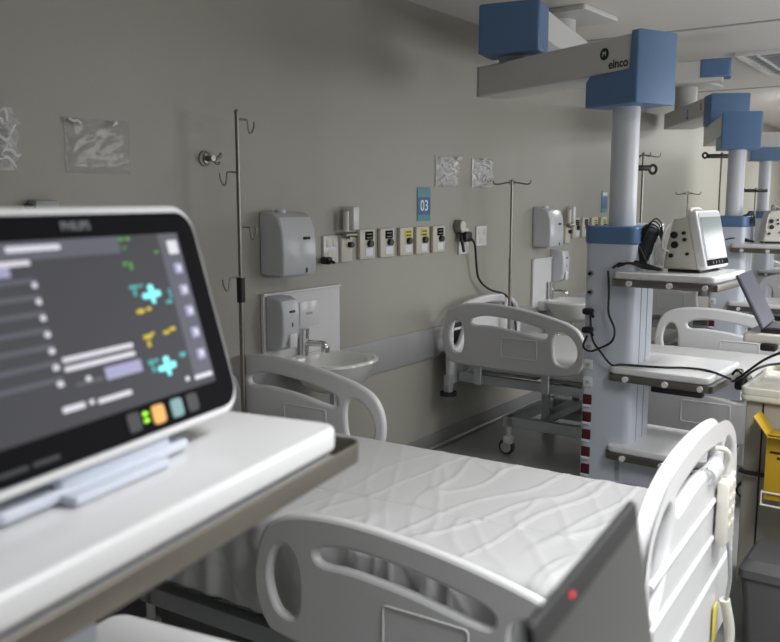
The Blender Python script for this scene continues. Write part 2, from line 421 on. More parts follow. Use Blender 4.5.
# ------------------------------------------------------------------ ceiling pendants (local x towards the shelf ends, front -y)
def rail_shelf(t, z, x0, x1, y0, y1, th=.034, knobs=True):
    s = MB().prism([rrect(x0, y0, x1, y1, .035)], th, T((0, 0, z - th / 2)), .008).build('shelf', 'whiteg', t)
    zr = z - th - .016; e = .02 if knobs else .055
    g = MB().prism([rrect(x0 - .002, y0 - .012, x1 + e, y1 + .004, .03), rrect(x0 + .004, y0 - .006, x1 + e - .006, y1 - .002, .026)], .032, T((0, 0, zr)), .001)
    rl = g.build('steel_rail', 'steel', s)
    if knobs:
        for q in (.20, .60): MB().cyl((x0 + (x1 - x0) * q, y0 - .024, zr), (x0 + (x1 - x0) * q, y0 - .008, zr), .014, 16).build('rail_knob', 'whiteg', s)
        MB().cyl((x1 - .03, y0 - .022, zr), (x1 - .03, y0 - .008, zr), .013, 16).build('rail_knob', 'whiteg', s)
    MB().prism([rrect(x0 + .01, y0 + .01, x1 - .01, y1 - .01, .03)], .03, T((0, 0, zr)), .002).build('shelf_core', 'greyp', s)
    return s
def arm_part(t, p0, p1, z, h, wd, cap_end=True, drop=.17, name='lower_arm', full=False):
    """horizontal box arm from p0 (joint) to p1 (tip); blue cap and joint block at the tip"""
    p0, p1 = Vector((*p0, 0)), Vector((*p1, 0)); d = p1 - p0; L = d.length; a = math.atan2(d.y, d.x)
    RM = Matrix.Rotation(a, 4, 'Z'); m = T((p0.x, p0.y, z)) @ RM
    x0 = -.20; x1 = L + .13
    q = MB(); q.prism([rrect(x0, -h / 2, x1, h / 2, .012)], wd, m @ XZ, .01); o = q.build(name, 'arm', t)
    e = MB(); e.box(m @ Vector((x0 - .004, 0, 0)), (.012, wd + .004, h + .004), .004, rot=RM); e.build('end_plate', 'greyp', o)
    c = MB(); lo = -h / 2 - drop
    if full: c.prism([[(L - .03, lo), (x1 + .05, lo), (x1 + .05, h / 2 + .012), (L - .03, h / 2 + .012)]], wd + .02, m @ XZ, .02)
    else: c.prism([sm_poly([(L - .15, lo), (x1 + .05, lo), (x1 + .05, h / 2 + .012), (x1 + .005, h / 2 + .012), (x1 - .005, -h / 2 + .01), (L - .12, -h / 2 + .005), (L - .15, -h / 2 - .025)])], wd + .02, m @ XZ, .012)
    c.build('blue_joint_cap', 'blue', o)
    return o, m, L
def sm_poly(p): return p
def make_pendant(label, loc, rz, up, low, shelf_x=(.04, .51), cap_top=1.545, logo=True, loose=True, shelf_y=(-.20, .30), shelf_z=(1.318, .868, .485), thick=.034, knobs=True, zlow=2.315, zup=2.60, drops=(.145, .09), caps=(.24, .32)):
    """loc = column axis; up = (mount xy, upper arm tip xy) world offsets from axis, lower arm from that tip to the axis"""
    t = empty('supply_pendant', label, 'medical pendant', loc, rz, 'ceiling supply pendants')
    Ri = Matrix.Rotation(-R(rz), 3, 'Z')
    loc2 = lambda p: tuple((Ri @ Vector((p[0], p[1], 0)))[:2])
    mount, tip = loc2(up[0]), loc2(up[1])
    # column: two-chamber extrusion
    c = MB().prism([rrect(-.122, -.15, .13, .13, .035)], 1.26, T((0, 0, .83)), .002)
    col = c.build('service_column', 'bluegrey', t)
    g = MB()
    for y in (-.05, .03): g.box((.1305, y, .9), (.003, .006, 1.06))
    g.build('groove', 'greyp', col)
    MB().prism([rrect(-.129, -.157, .137, .137, .04)], .085, T((0, 0, cap_top - .06)), .012).build('blue_collar', 'blue', col)
    MB().cyl((0, 0, cap_top - .03), (0, 0, zlow - .16), .065, 36).build('drop_tube', 'tube', t)
    # sockets on the front face (-y), near the left edge
    for i in range(5):
        s = MB().box((-.082, -.152, .328 + .088 * i), (.045, .012, .05), .004).build('red_socket', 'red', col)
        MB().box((-.082, -.1585, .328 + .088 * i - .031), (.04, .006, .012), .002).build('socket_label', 'wprint', s)
    for i in range(3):
        s = MB().box((-.082, -.152, .768 + .088 * i), (.045, .012, .05), .004).build('white_socket', 'whiteg', col)
        MB().box((-.082, -.1585, .768 + .088 * i), (.022, .004, .018), .002).build('socket_face', 'greyp', s)
    for z in (1.21, 1.30):
        s = MB().cyl((-.082, -.15, z), (-.082, -.165, z), .016, 16).build('gas_outlet', 'chrome', col)
        MB().cyl((-.082, -.165, z), (-.082, -.172, z), .008, 12).build('gas_outlet_core', 'black', s)
    for z in shelf_z: rail_shelf(t, z, shelf_x[0], shelf_x[1], *shelf_y, thick, knobs)
    xm = (shelf_x[0] + shelf_x[1]) / 2
    # box of drawers under the lowest shelf
    MB().box((xm, .06, .37), (shelf_x[1] - shelf_x[0] - .04, .42, .16), .01).build('equipment_box', 'bluegrey', t)
    if loose:   # rear panel between the shelves with an outlet strip
        rp = MB().box((xm + .02, .285, .74), (.46, .03, .12), .006).build('rear_rail_panel', 'bluegrey', t)
        MB().box((xm - .05, .24, .70), (.26, .05, .05), .008).build('power_strip', 'black', rp)
    a1, m1, L1 = arm_part(t, tip, (0, 0), zlow, .165, caps[0], drop=drops[0])
    if logo:
        S = Matrix.Translation((0, 0, 0))
        # badge and lettering on the arm side that faces -x of the world (right-hand side of the arm)
        side = m1 @ T((L1 - .035, -caps[0] / 2 - .0015, .012)) @ XZ
        bd = MB().prism([[(.028 * math.cos(q / 12 * math.pi), .028 * math.sin(q / 12 * math.pi)) for q in range(24)]], .002, side).build('round_badge', 'logo', a1)
        MB().text('M', .032, side @ T((0, 0, .0012))).build('badge_emblem', 'wprint', bd)
        MB().text('einco', .056, m1 @ T((L1 + .055, -caps[0] / 2 - .001, -.042)) @ XZ, bold=.001).build('arm_lettering', 'ink', a1)
    MB().cyl((*tip, zlow + .075), (*tip, zup - .08 - drops[1] + .04), .10, 30).build('arm_bearing', 'greyp', t)
    a2, m2, L2 = arm_part(t, mount, tip, zup, .16, caps[1], drop=drops[1], name='upper_arm', full=True)
    MB().box(m2 @ Vector((L2 - .14, -caps[1] / 2 - .0015, .01)), (.03, .004, .06), .001, rot=m2.to_3x3().to_4x4()).build('orange_sticker', 'orangep', a2)
    MB().text('2', .12, m2 @ T((L2 - .58, -caps[1] / 2 - .001, -.02)) @ XZ, bold=.004).build('blue_numeral', 'bluep', a2)
    MB().cyl((*mount, zup + .07), (*mount, CZ), .11, 30).build('ceiling_stem', 'arm', t)
    MB().prism([rrect(mount[0] - .30, mount[1] - .25, mount[0] + .30, mount[1] + .25, .02)], .03, T((0, 0, CZ - .016)), .005).build('ceiling_plate', 'arm', t)
    return t
P2 = (4.055, 1.445)
def off(p, q): return (q[0] - p[0], q[1] - p[1])
pend2 = make_pendant('blue and white supply pendant between the two nearest beds', (*P2, 0), -93, (off(P2, (5.30, 2.36)), off(P2, (4.40, 2.20))), None)
P1 = (.12, .853)
pend1 = make_pendant('near supply pendant whose white tray fills the lower left', (*P1, 0), 10, ((-1.5, .9), (-1.0, .1)), None, shelf_x=(-.05, .888), shelf_y=(-.203, .28), logo=False, loose=False, shelf_z=(1.30, .885, .485), thick=.038, knobs=False)
MB().box((.245, 0, 1.13), (.39, .24, .22), .012).build('under_tray_box', 'bluegrey', pend1)
P3 = (7.10, 1.63)
pend3 = make_pendant('second supply pendant, behind the white monitor', (*P3, 0), -93, (off(P3, (9.1, 2.62)), off(P3, (8.0, 1.97))), None, logo=False, zlow=2.22, zup=2.47, drops=(.10, .10), caps=(.27, .32))
P4 = (10.5, 2.10)
pend4 = make_pendant('farthest supply pendant at the right edge of the photo', (*P4, 0), -93, (off(P4, (10.2, .2)), off(P4, (10.9, 1.1))), None, logo=False)
# extra ceiling arm of the second pendant
_i = Matrix.Rotation(R(93), 3, 'Z')
def p3l(x, y): return tuple((_i @ Vector((x - P3[0], y - P3[1], 0)))[:2])
ea, em, eL = arm_part(pend3, p3l(6.25, 2.55), p3l(6.46, 1.74), 2.56, .14, .14, drop=-.02, name='ceiling_arm', full=True)
sx_, sy_ = p3l(6.36, 2.15)
MB().cyl((sx_, sy_, 2.62), (sx_, sy_, CZ), .09, 24).build('ceiling_stem', 'arm', pend3)

# ------------------------------------------------------------------ foreground patient monitor
def mon_frame(BR, az, tilt):
    a, t_ = R(az), R(tilt)
    al = Vector((math.cos(a), math.sin(a), 0)); aw = Vector((-math.sin(a), math.cos(a), 0))
    v = math.cos(t_) * Vector((0, 0, 1)) + math.sin(t_) * aw; n = al.cross(v)   # n = outward front normal
    m = Matrix.Identity(4)
    for i in range(3): m[i][0] = al[i]; m[i][1] = v[i]; m[i][2] = n[i]; m[i][3] = BR[i]
    return m
MF = mon_frame((.896, .900, 1.338), 11, 16)
mon = empty('patient_monitor', 'large lit patient monitor on the near white tray', 'monitor', (0, 0, 0)); mon.location = (.70, .90, 1.30)
INV = T(-Vector(mon.location))
def mm(x, y, z=0): return INV @ MF @ T((x, y, z))
WM = .475
MB().prism([rrect(-WM, 0, .015, .318, .042, 8)], .05, mm(0, 0, -.028), .007).build('housing', 'whiteg', mon)
MB().prism([rrect(-WM + .04, .03, -.04, .29, .04, 8)], .06, mm(0, 0, -.07), .015).build('rear_housing', 'whiteg', mon)
bz = MB().prism([rrect(-WM + .012, .012, .004, .306, .033, 8)], .004, mm(0, 0, -.001), .001).build('bezel', 'bezel', mon)
scrn = MB().prism([rrect(-.445, .052, -.040, .275, .002)], .002, mm(0, 0, .0015)).build('screen', 'scr', mon)
def el(name, m, rects, z=.0032, rad=.0015, each=False):
    if each:
        for r_ in rects: el(name, m, [r_], z, rad)
        return
    q = MB()
    for x0, y0, x1, y1 in rects:
        q.prism([rrect(x0, y0, x1, y1, min(rad, abs(x1 - x0) * .45, abs(y1 - y0) * .45), 3)], .0008, mm(0, 0, z))
    return q.build(name, m, scrn)
el('title_strip', 'scr_l', [(-.445, .252, -.165, .274)] + [(-.445, .2255 - .0197 * i, -.318, .2305 - .0197 * i) for i in range(7)] + [(-.30, .096, -.255, .100)], .0028)
el('icon_column', 'scr_l', [(-.085, .060, -.041, .274)], .0026)
el('white_text', 's_white', [(-.350, .262, -.268, .269), (-.445, .246, -.320, .252), (-.311, .127, -.190, .133), (-.311, .116, -.190, .122), (-.330, .070, -.295, .077), (-.287, .071, -.280, .077), (-.273, .069, -.214, .075), (-.085, .062, -.045, .068), (-.105, .064, -.097, .070), (-.283, .099, -.275, .105)], each=True)
el('option_mark', 's_white', [(-.3255 - .0004 * i, .219 - .0197 * i, -.3185, .2255 - .0197 * i) for i in range(7)] + [(-.445, .137, -.425, .143), (-.445, .117, -.425, .123), (-.445, .0985, -.425, .104)], .0034, each=True)
el('buttons', 's_lav', [(-.446, .234, -.352, .246), (-.250, .094, -.184, .110)], .0034, each=True)
for i, (yy, a) in enumerate(((.254, .011), (.223, .0085), (.191, .0085), (.160, .0085), (.128, .0085), (.096, .0085))):
    el('menu_icon', 's_white' if i == 0 else 's_lav', [(-.058 - a, yy - a * .9, -.058 + a, yy + a * .9)], .0034, .002)
el('icon_glyph', 's_white', [(-.0605, .223 - .0315 * i - .004, -.0525, .223 - .0315 * i + .0035) for i in range(5)], .0042, each=True)
el('green_readings', 's_green', [(-.165, .268, -.156, .2725), (-.152, .268, -.142, .2725), (-.160, .256, -.155, .260), (-.100, .247, -.092, .251), (-.168, .234, -.160, .239), (-.157, .228, -.151, .238)])
for (a, b) in ((-.128, .191), (-.135, .091)):
    el('cyan_numeral', 's_cyan', [(a - .006, b + .004, a + .006, b + .014), (a - .020, b - .005, a - .004, b + .003), (a + .003, b - .004, a + .018, b + .005), (a - .004, b - .013, a + .004, b - .004), (a - .006, b - .006, a + .006, b + .006)], .0036, .004)
el('cyan_label', 's_cyand', [(-.168, .202, -.152, .207), (-.163, .192, -.157, .201), (-.150, .203, -.142, .207), (-.103, .175, -.090, .180), (-.092, .182, -.088, .196), (-.170, .098, -.160, .105), (-.158, .100, -.150, .105), (-.104, .098, -.092, .105), (-.166, .088, -.160, .096)], each=True)
el('yellow_readings', 's_yel', [(-.166, .168, -.151, .174), (-.146, .170, -.137, .175), (-.166, .133, -.150, .139), (-.150, .137, -.144, .141), (-.162, .122, -.156, .130), (-.125, .134, -.113, .139), (-.111, .137, -.099, .142)])
for nm, m, u in (('dark_key', 'keyd', -.223), ('orange_key', 'orange', -.175), ('teal_key', 'teal', -.137), ('dark_key', 'keyd', -.103)):
    MB().prism([rrect(u - .0125, .021, u + .0125, .046, .006)], .003, mm(0, 0, .002), .001).build(nm, m, bz)
MB().prism([rrect(-.2035, .037, -.1955, .042, .001)], .002, mm(0, 0, .0018)).prism([rrect(-.2035, .028, -.1955, .033, .001)], .002, mm(0, 0, .0018)).build('status_led', 'ledg', bz)
MB().text('PHILIPS', .0155, mm(-.232, .2905, .0012), bold=.0004).build('brand_lettering', 'greyprint', bz)
MB().prism([rrect(-.435, .023, -.395, .028, .001)], .0008, mm(0, 0, .0015)).build('model_mark', 'keyd', bz)
MB().prism([rrect(-.388, .023, -.35, .028, .001)], .0008, mm(0, 0, .0015)).build('model_mark', 'keyd', bz)
st = MB()
mz = T(-Vector(mon.location)) @ T((.896, .900, 1.302)) @ Matrix.Rotation(R(11), 4, 'Z')
st.prism([rrect(-.43, .014, -.10, .10, .012)], .014, mz @ T((0, 0, .009)), .004)
st.prism([rrect(-.345, -.010, -.175, .06, .006)], .012, mz @ T((0, 0, .006)), .003)
st.box((mz @ Vector((-.24, .05, .03))), (.20, .07, .05), .01, rot=Matrix.Rotation(R(11), 4, 'Z'))
st.build('stand', mat('pale_blue_plastic', (.58, .62, .70), .4), mon)

# ------------------------------------------------------------------ boxy monitors on the pendants
def make_box_monitor(label, loc, rz):
    """local: screen faces -y, side with connectors faces -x"""
    t = empty('bedside_monitor', label, 'monitor', loc, rz, 'boxy bedside monitors')
    Wd, Hh, Dp = .31, .275, .17
    lean = Matrix.Rotation(R(-13), 4, 'X')
    b = MB()
    b.prism([[(-.085, .012), (.085, .012), (.075, .10), (.045, .245), (-.03, .255), (-.055, .24)]], Wd - .01, YZ, .012)
    b.build('housing', 'cream', t)
    fm = T((0, -.10, .012)) @ lean @ XZ
    fr = MB().prism([rrect(-Wd / 2, 0, Wd / 2, Hh, .022)], .045, fm, .01).build('front_frame', 'whiteg', t)
    MB().prism([rrect(-Wd / 2 + .016, .014, Wd / 2 - .016, Hh - .012, .012)], .004, fm @ T((0, 0, .023)), .001).build('bezel', 'greyp', fr)
    MB().prism([rrect(-Wd / 2 + .026, .048, Wd / 2 - .026, Hh - .034, .003)], .003, fm @ T((0, 0, .0255))).build('screen', 'scr_off', fr)
    MB().prism([rrect(-Wd / 2 + .018, .015, Wd / 2 - .018, .042, .004)], .003, fm @ T((0, 0, .0255))).build('control_strip', 'bezel', fr)
    for k in range(4): MB().cyl(fm @ Vector((-.07 + .04 * k, .028, .026)), fm @ Vector((-.07 + .04 * k, .028, .030)), .008, 14).build('button', 'keyd', fr)
    for (y, z, r) in ((.035, .17, .016), (.03, .125, .016), (-.01, .18, .008), (-.015, .15, .008), (-.03, .085, .007), (.045, .075, .01)):
        MB().cyl((-Wd / 2 + .01, y, z), (-Wd / 2 - .008, y, z), r, 16).build('connector', 'black', t)
    MB().tube([(-Wd / 2 + .01, .06, .09), (-Wd / 2 - .03, .075, .12), (-Wd / 2 - .03, .065, .19), (-Wd / 2 + .01, .05, .225)], .006).build('lead_guard', 'whiteg', t)
    for x in (-.12, .12): MB().box((x, -.01, .006), (.03, .15, .014), .003).build('foot', 'black', t)
    MB().tube([(-.06, 0, .25), (-.06, 0, .285), (.06, 0, .285), (.06, 0, .25)], .009).build('carry_handle', 'cream', t)
    return t
m2 = make_box_monitor('white boxy monitor with grey screen on the nearer tower shelf', (4.14, 1.125, 1.320), -5)

def cord_bundle(label, base, rz):
    t = empty('lead_bundle', label, 'cables', base, rz, 'lead bundles beside the bedside monitors')
    rnd = random.Random(5)
    q = MB(); q.sph((0, 0, 0), .072, (.85, .68, 1.55), 28)
    for v in q.bm.verts:
        n_ = noise.noise(v.co * 22) * .018 + noise.noise(v.co * 60) * .006
        v.co += v.co.normalized() * n_; v.co.x += .35 * v.co.z; v.co.z = max(v.co.z + .105, .002)
    q.build('pressure_cuff', 'rubber', t)
    l = MB()
    for k in range(7):
        a = rnd.uniform(-.02, .02); b = rnd.uniform(.0, .03)
        l.tube([(-.12 + .008 * k, -.085 + a, .012), (-.07, -.10 + a * .6, .014 + b), (-.01, -.09 + a, .03 + b * .6), (.05, -.085, .014 + b * .8), (.12, -.075 + a, .012)], .006, 7)
    for k in range(4):
        l.tube([(-.02 + .012 * k, -.045, .03), (-.015 + .012 * k, -.055, .12), (.02 + .014 * k, -.04, .20 + .012 * k), (.07 + .008 * k, -.02, .195 + .01 * k), (.10, -.0, .13)], .0035, 7)
    for k in range(4):
        rr = .022 + .006 * k
        l.tube([(-.115 + rr * math.cos(u), -.095 + .010 * k, .034 + rr * .9 * math.sin(u)) for u in [2 * math.pi * j / 9 for j in range(9)]], .005, 7, True)
    for k in range(3):
        l.tube([(-.06 - .01 * k, -.06, .02), (-.055, -.07, .07 + .02 * k), (-.01, -.06, .10 + .015 * k), (.04, -.065, .06), (.05, -.06, .02)], .006, 7)
    l.build('leads', 'black', t)
    return t
cord_bundle('black cuff and coiled leads on the nearer tower shelf', (4.0, 1.325, 1.320), -93)
# crumpled clear bag behind the leads
def crumple(label, loc, rz, W, H, D, amp, m, name='plastic_bag', seed=1, group=None, vertical=True):
    bm = bmesh.new(); nx, ny = 26, 26; g = []
    for s in (0, 1):
        gg = []
        for i in range(nx + 1):
            r_ = []
            for j in range(ny + 1):
                u, v = i / nx - .5, j / ny
                e = (1 - (2 * u) ** 4) * (1 - (2 * v - 1) ** 4)
                n = noise.noise(Vector((u * 6, v * 6, seed + s * 3))) + .6 * abs(noise.noise(Vector((u * 14, v * 14, seed + 5 + s))))
                y = (-1 if s == 0 else .15) * e * (D * .5 + amp * n)
                x = u * W * (1 + .05 * noise.noise(Vector((v * 5, seed, 0))))
                z = v * H + .02 * H * noise.noise(Vector((u * 5, seed, 9)))
                r_.append(bm.verts.new((x, y, z)))
            gg.append(r_)
        for i in range(nx):
            for j in range(ny): bm.faces.new((gg[i][j], gg[i + 1][j], gg[i + 1][j + 1], gg[i][j + 1]))
        g.append(gg)
    bmesh.ops.remove_doubles(bm, verts=bm.verts, dist=.0003)
    me = bpy.data.meshes.new(name); bm.to_mesh(me); bm.free(); me.materials.append(M[m])
    for p in me.polygons: p.use_smooth = True
    o = bpy.data.objects.new(name, me); COL.objects.link(o); o.location = loc; o.rotation_euler = (0, 0, R(rz))
    return tag(o, label, 'plastic bag', group)
crumple('crumpled clear plastic wrap behind the black leads on the tower', (4.16, 1.36, 1.320), -60, .18, .22, .07, .03, 'film', seed=4)
# cords of the tower
def cord(name, label, pts, r=.0055, m='black', group=None, sub=8):
    c = Vector(pts[0]); o = MB().tube([Vector(p) - c for p in pts], r, 8, False, True, sub).build(name, m, None, loc=c)
    return tag(o, label, 'cable', group)

# ------------------------------------------------------------------ wall equipment
def towel_dispenser(label, x):
    t = empty('paper_towel_dispenser', label, 'dispenser', (x, WY, 1.285), 0, 'wall paper towel dispensers')
    prof = [(0, 0), (-.145, 0), (-.155, .012), (-.158, .10), (-.15, .22), (-.125, .282), (-.08, .305), (0, .308)]
    MB().prism([prof], .25, T((.145, 0, 0)) @ YZ, .012).build('cover', 'dryer', t)
    MB().box((.145, -.07, -.006), (.22, .10, .012), .003).build('paper_slot', 'greyp', t)
    MB().box((.195, -.1555, .178), (.05, .004, .014), .003).build('dark_mark', 'ink', t)
    MB().box((.19, -.158, .02), (.008, .006, .024), .002).build('lock_slot', 'black', t)
    MB().cyl((.11, -.06, .30), (.11, -.06, .318), .028, 18).build('key_button', 'dryer', t)
    return t
def soap_dispenser(label, x, y, z):
    t = empty('soap_dispenser', label, 'dispenser', (x, y, z), 0, 'wall soap dispensers')
    prof = [(0, .0), (-.05, 0), (-.10, .025), (-.118, .09), (-.118, .20), (-.105, .255), (-.06, .272), (0, .272)]
    MB().prism([prof], .125, T((.06, 0, 0)) @ YZ, .012).build('body', 'dryer', t)
    MB().box((.065, -.118, .055), (.055, .018, .075), .008).build('push_lever', 'whiteg', t)
    MB().box((.065, -.1175, .20), (.045, .003, .013), .002).build('dark_mark', 'keyd', t)
    MB().box((.065, -.118, .135), (.008, .005, .022), .002).build('level_window', 'black', t)
    return t
def sink(label, x, y=WY):
    t = empty('wash_basin', label, 'sink', (x, y, .84), 0, 'wall wash basins')
    bm = bmesh.new(); rings = []
    prof = [(.02, -.15), (.10, -.15), (.16, -.11), (.205, -.03), (.225, .0), (.222, .012), (.205, .014), (.19, .004), (.15, -.07), (.09, -.11), (.02, -.115)]
    q = MB(); seg = 40
    for r, z in prof:
        ring = []
        for k in range(seg):
            a = 2 * math.pi * k / seg; c_, s_ = math.cos(a), math.sin(a)
            ex = 2 / 2.6
            px = math.copysign(abs(c_) ** ex, c_) * r * 1.02; py = math.copysign(abs(s_) ** ex, s_) * r * .92
            ring.append(q.bm.verts.new((px, -.245 + py, z)))
        rings.append(ring)
    for A, B in zip(rings, rings[1:]):
        for k in range(seg): q.bm.faces.new((A[k], A[(k + 1) % seg], B[(k + 1) % seg], B[k]))
    q.bm.faces.new(rings[0][::-1]); q.bm.faces.new(rings[-1])
    q.box((0, -.045, -.03), (.34, .08, .085), .02)
    q.build('basin', 'porcelain', t)
    MB().cyl((0, -.245, -.114), (0, -.245, -.108), .022, 18).build('drain', 'chrome', t)
    MB().cyl((0, -.245, -.15), (0, -.245, -.28), .02, 16).tube([(0, -.245, -.27), (0, -.245, -.34), (0, -.15, -.36), (0, -.12, -.27), (0, -.05, -.26), (0, 0, -.26)], .017).build('waste_trap', 'chrome', t)
    f = MB().cyl((.0, -.05, .0), (.0, -.05, .125), .026, 18).cyl((.0, -.05, .125), (.0, -.05, .15), .029, 18)
    f.tube([(.0, -.055, .075), (.01, -.12, .078), (.02, -.165, .075), (.022, -.175, .055)], .017).cyl((.022, -.175, .035), (.022, -.175, .062), .022, 16)
    f.build('tap', 'chrome', t)
    return t
def splash(label, x0, x1, z0, z1):
    t = empty('splash_panel', label, 'panel', ((x0 + x1) / 2, WY, z0), 0, 'white panels above the basins')
    h = (x1 - x0) / 2
    MB().prism([rrect(-h, 0, h, z1 - z0, .01)], .02, T((0, -.012, 0)) @ XZ, .004).build('board', 'whiteg', t)
    MB().box((0, -.016, z1 - z0 - .005), (2 * h + .004, .030, .012), .003).build('top_edge', 'whiteg', t)
    return t
SP = 3.08
for i, (a, b, c, d) in enumerate((
        ('white paper towel dispenser above the nearest basin', 'white soap dispenser beside the tap of the nearest basin', 'white panel behind the nearest basin and tap', 'white wash basin with chrome tap below the left dispensers'),
        ('white paper towel dispenser right of the slim steel IV stand', 'white soap dispenser left of the blue-collared tower', 'white panel below the right-hand paper towel dispenser', 'white wash basin seen between the second bed and the nearer tower'),
        )):
    o_ = SP * i
    towel_dispenser(a, 3.045 + o_)
    splash(c, 3.06 + o_, (3.67 if i == 0 else 3.40) + o_, .80, 1.19)
    soap_dispenser(b, (3.075 if i == 0 else 3.42) + o_, WY - (.023 if i == 0 else 0), (.905 if i == 0 else .98) + o_ * 0)
    sink(d, 3.33 + o_)
o_ = empty('wall_notice', 'small square white notice on the panel above the tap', 'notice', (3.405, WY - .023, 1.00))
MB().box((0, -.002, .06), (.15, .003, .13), .001).build('card', 'whiteg', o_)
MB().box((.0, -.004, .06), (.05, .001, .012)).build('faint_mark', 'greyp', o_)

def gas_plate(label, x, tagm, z=1.40, grp='medical gas outlet plates in the wall row'):
    t = empty('gas_outlet_plate', label, 'gas outlet', (x, WY, z), 0, grp)
    MB().box((0, -.012, 0), (.145, .024, .17), .006).build('plate', 'beige', t)
    MB().box((.012, -.0255, .048), (.075, .004, .048), .002).build('name_tag', tagm, t)
    for k_ in (-1, 1): MB().box((.012, -.0278, .047 + .010 * k_), (.05, .001, .007)).build('tag_line', 'ink' if tagm == 'yellowp' else 'greyprint', t)
    MB().cyl((.015, -.02, .003), (.015, -.045, .003), .02, 18).build('outlet_valve', 'black', t)
    MB().box((.012, -.0255, -.045), (.07, .003, .045), .002).build('lower_label', 'wprint', t)
    return t
def socket_plate(label, x, z, w_=.11, h_=.15):
    t = empty('socket_plate', label, 'wall socket', (x, WY, z), 0, 'white wall socket plates')
    MB().box((0, -.007, 0), (w_, .014, h_), .005).build('plate', 'whiteg', t)
    for s in (-1, 1): MB().box((s * w_ * .22, -.015, h_ * .22), (w_ * .26, .004, h_ * .28), .003).build('socket_insert', 'cream', t)
    MB().box((0, -.015, -h_ * .22), (w_ * .5, .004, h_ * .26), .003).build('socket_insert', 'cream', t)
    return t
GP = [(3.93, 'bezel', 'gas outlet plate with dark tag, nearest the flow meter'), (4.13, 'bezel', 'gas outlet plate with dark tag, left of the yellow tags'),
      (4.335, 'yellowp', 'gas outlet plate with yellow tag, left of the other yellow tag'), (4.515, 'yellowp', 'gas outlet plate with yellow tag under the blue sign'),
      (4.71, 'bezel', 'gas outlet plate with dark tag, right of the blue sign')]
for x, tm, lb in GP: gas_plate(lb, x, tm)
gp = None
for k, (x, tm, lb) in enumerate(((6.98, 'bezel', 'far gas outlet plate with dark tag, left of the far yellow tags'), (7.18, 'bezel', 'far gas outlet plate with dark tag, next to the far yellow tag'), (7.40, 'yellowp', 'far gas outlet plate with yellow tag, nearer the tower'), (7.62, 'yellowp', 'far gas outlet plate with yellow tag behind the tower'))): gas_plate(lb, x, tm, 1.41, 'far gas outlet plates')
socket_plate('white double socket plate right of the towel dispenser', 3.61, 1.385, .13, .15)
socket_plate('white socket plate with the black plug', 5.05, 1.37, .13, .17)
socket_plate('white socket plate at the right end of the nearer wall row', 5.30, 1.40, .15, .14)
pl = empty('wall_plug', 'small dark plug in the socket beside the towel dispenser', 'plug', (3.53, WY - .014, 1.33))
MB().box((0, -.03, 0), (.04, .06, .04), .01).cyl((0, -.06, 0), (0, -.085, -.01), .008, 10).build('plug_body', 'black', pl)
def flow_meter(label, x, z):
    t = empty('flow_meter', label, 'flow meter', (x, WY, z + .02), 0, 'wall flow meters')
    MB().box((0, -.015, -.075), (.10, .03, .15), .006).build('plate', 'beige', t)
    MB().box((.03, -.05, .09), (.055, .05, .13), .01).build('meter_body', 'whiteg', t)
    MB().cyl((-.035, -.05, .02), (-.035, -.05, .13), .017, 16).build('float_tube', 'cream', t)
    MB().cyl((-.05, -.05, .0), (.05, -.05, .0), .016, 14).cyl((0, 0, -.01), (0, -.06, -.01), .014, 12).build('brass_elbow', 'ivsteel', t)
    MB().cyl((.02, -.03, -.055), (.02, -.055, -.055), .016, 14).build('knob', 'black', t)
    return t
flow_meter('white oxygen flow meter above the left end of the gas outlet row', 3.73, 1.44)
flow_meter('white flow meter on the wall left of the blue-collared tower', 6.78, 1.42)
gv = empty('suction_gauge', 'small round gauge above the black plug', 'gauge', (4.97, WY, 1.475))
MB().cyl((0, -.005, 0), (0, -.05, 0), .045, 24).build('dial_body', 'ivsteel', gv)
MB().cyl((0, -.05, 0), (0, -.054, 0), .037, 24).build('dial_face', 'cream', gv)
MB().tube([(0, -.03, -.04), (-.01, -.05, -.10), (.0, -.06, -.17)], .010).build('stem', 'black', gv)
# bed power cord
def local_pts(o, pts):
    inv = (T(o.location) @ o.rotation_euler.to_matrix().to_4x4()).inverted(); return [inv @ Vector(p) for p in pts]
pcd = MB().tube(local_pts(bed2, [(5.03, 2.84, 1.405), (5.09, 2.835, 1.35), (5.14, 2.85, 1.23), (5.18, 2.85, 1.11), (5.32, 2.84, 1.025), (5.45, 2.77, .97), (5.40, 2.68, .85), (5.30, 2.60, .56)]), .008).build('power_cord', 'black', bed2)
MB().box(local_pts(bed2, [(5.02, 2.865, 1.405)])[0], (.06, .09, .07), .015).build('plug', 'black', pcd)
# bed number signs
def sign(label, x, z, num, h=.21, w_=.15):
    t = empty('bed_number_sign', label, 'sign', (x, WY, z), 0, 'blue bed number signs')
    MB().box((0, -.003, 0), (w_, .006, h), .001).build('plate', 'signt', t)
    MB().box((0, -.0065, -.012), (w_ * .96, .002, h * .52), .0005).build('dark_field', 'signb', t)
    if num: MB().text(num, .095, T((0, -.0082, -.012)) @ XZ, bold=.001).build('number', 'wprint', t)
    else: MB().box((0, -.0078, .07), (w_ * .8, .001, .03)).build('pale_strip', 'wprint', t)
sign('blue bed number sign above the nearer gas outlet row', 4.555, 1.625, '03')
sign('blue bed number sign just left of the tower tube', 7.66, 1.635, None, .20, .14)
hk = empty('wall_coat_hook', 'small grey wall hook left of the hooked IV pole', 'hook', (2.72, WY, 1.835))
MB().lathe([(.012, 0), (.036, .0), (.035, .009), (.022, .013), (.022, .02), (.001, .022)]).build('rosette', 'ivsteel', hk).rotation_euler = (R(90), 0, 0)
MB().tube([(0, -.02, 0), (.015, -.05, -.004), (.036, -.06, .008), (.043, -.065, .024)], .007).tube([(.008, -.035, 0), (.036, -.043, -.022), (.047, -.05, -.016)], .006).cyl((0, 0, 0), (0, -.06, 0), .013, 14).build('hook_arm', 'ivsteel', hk)
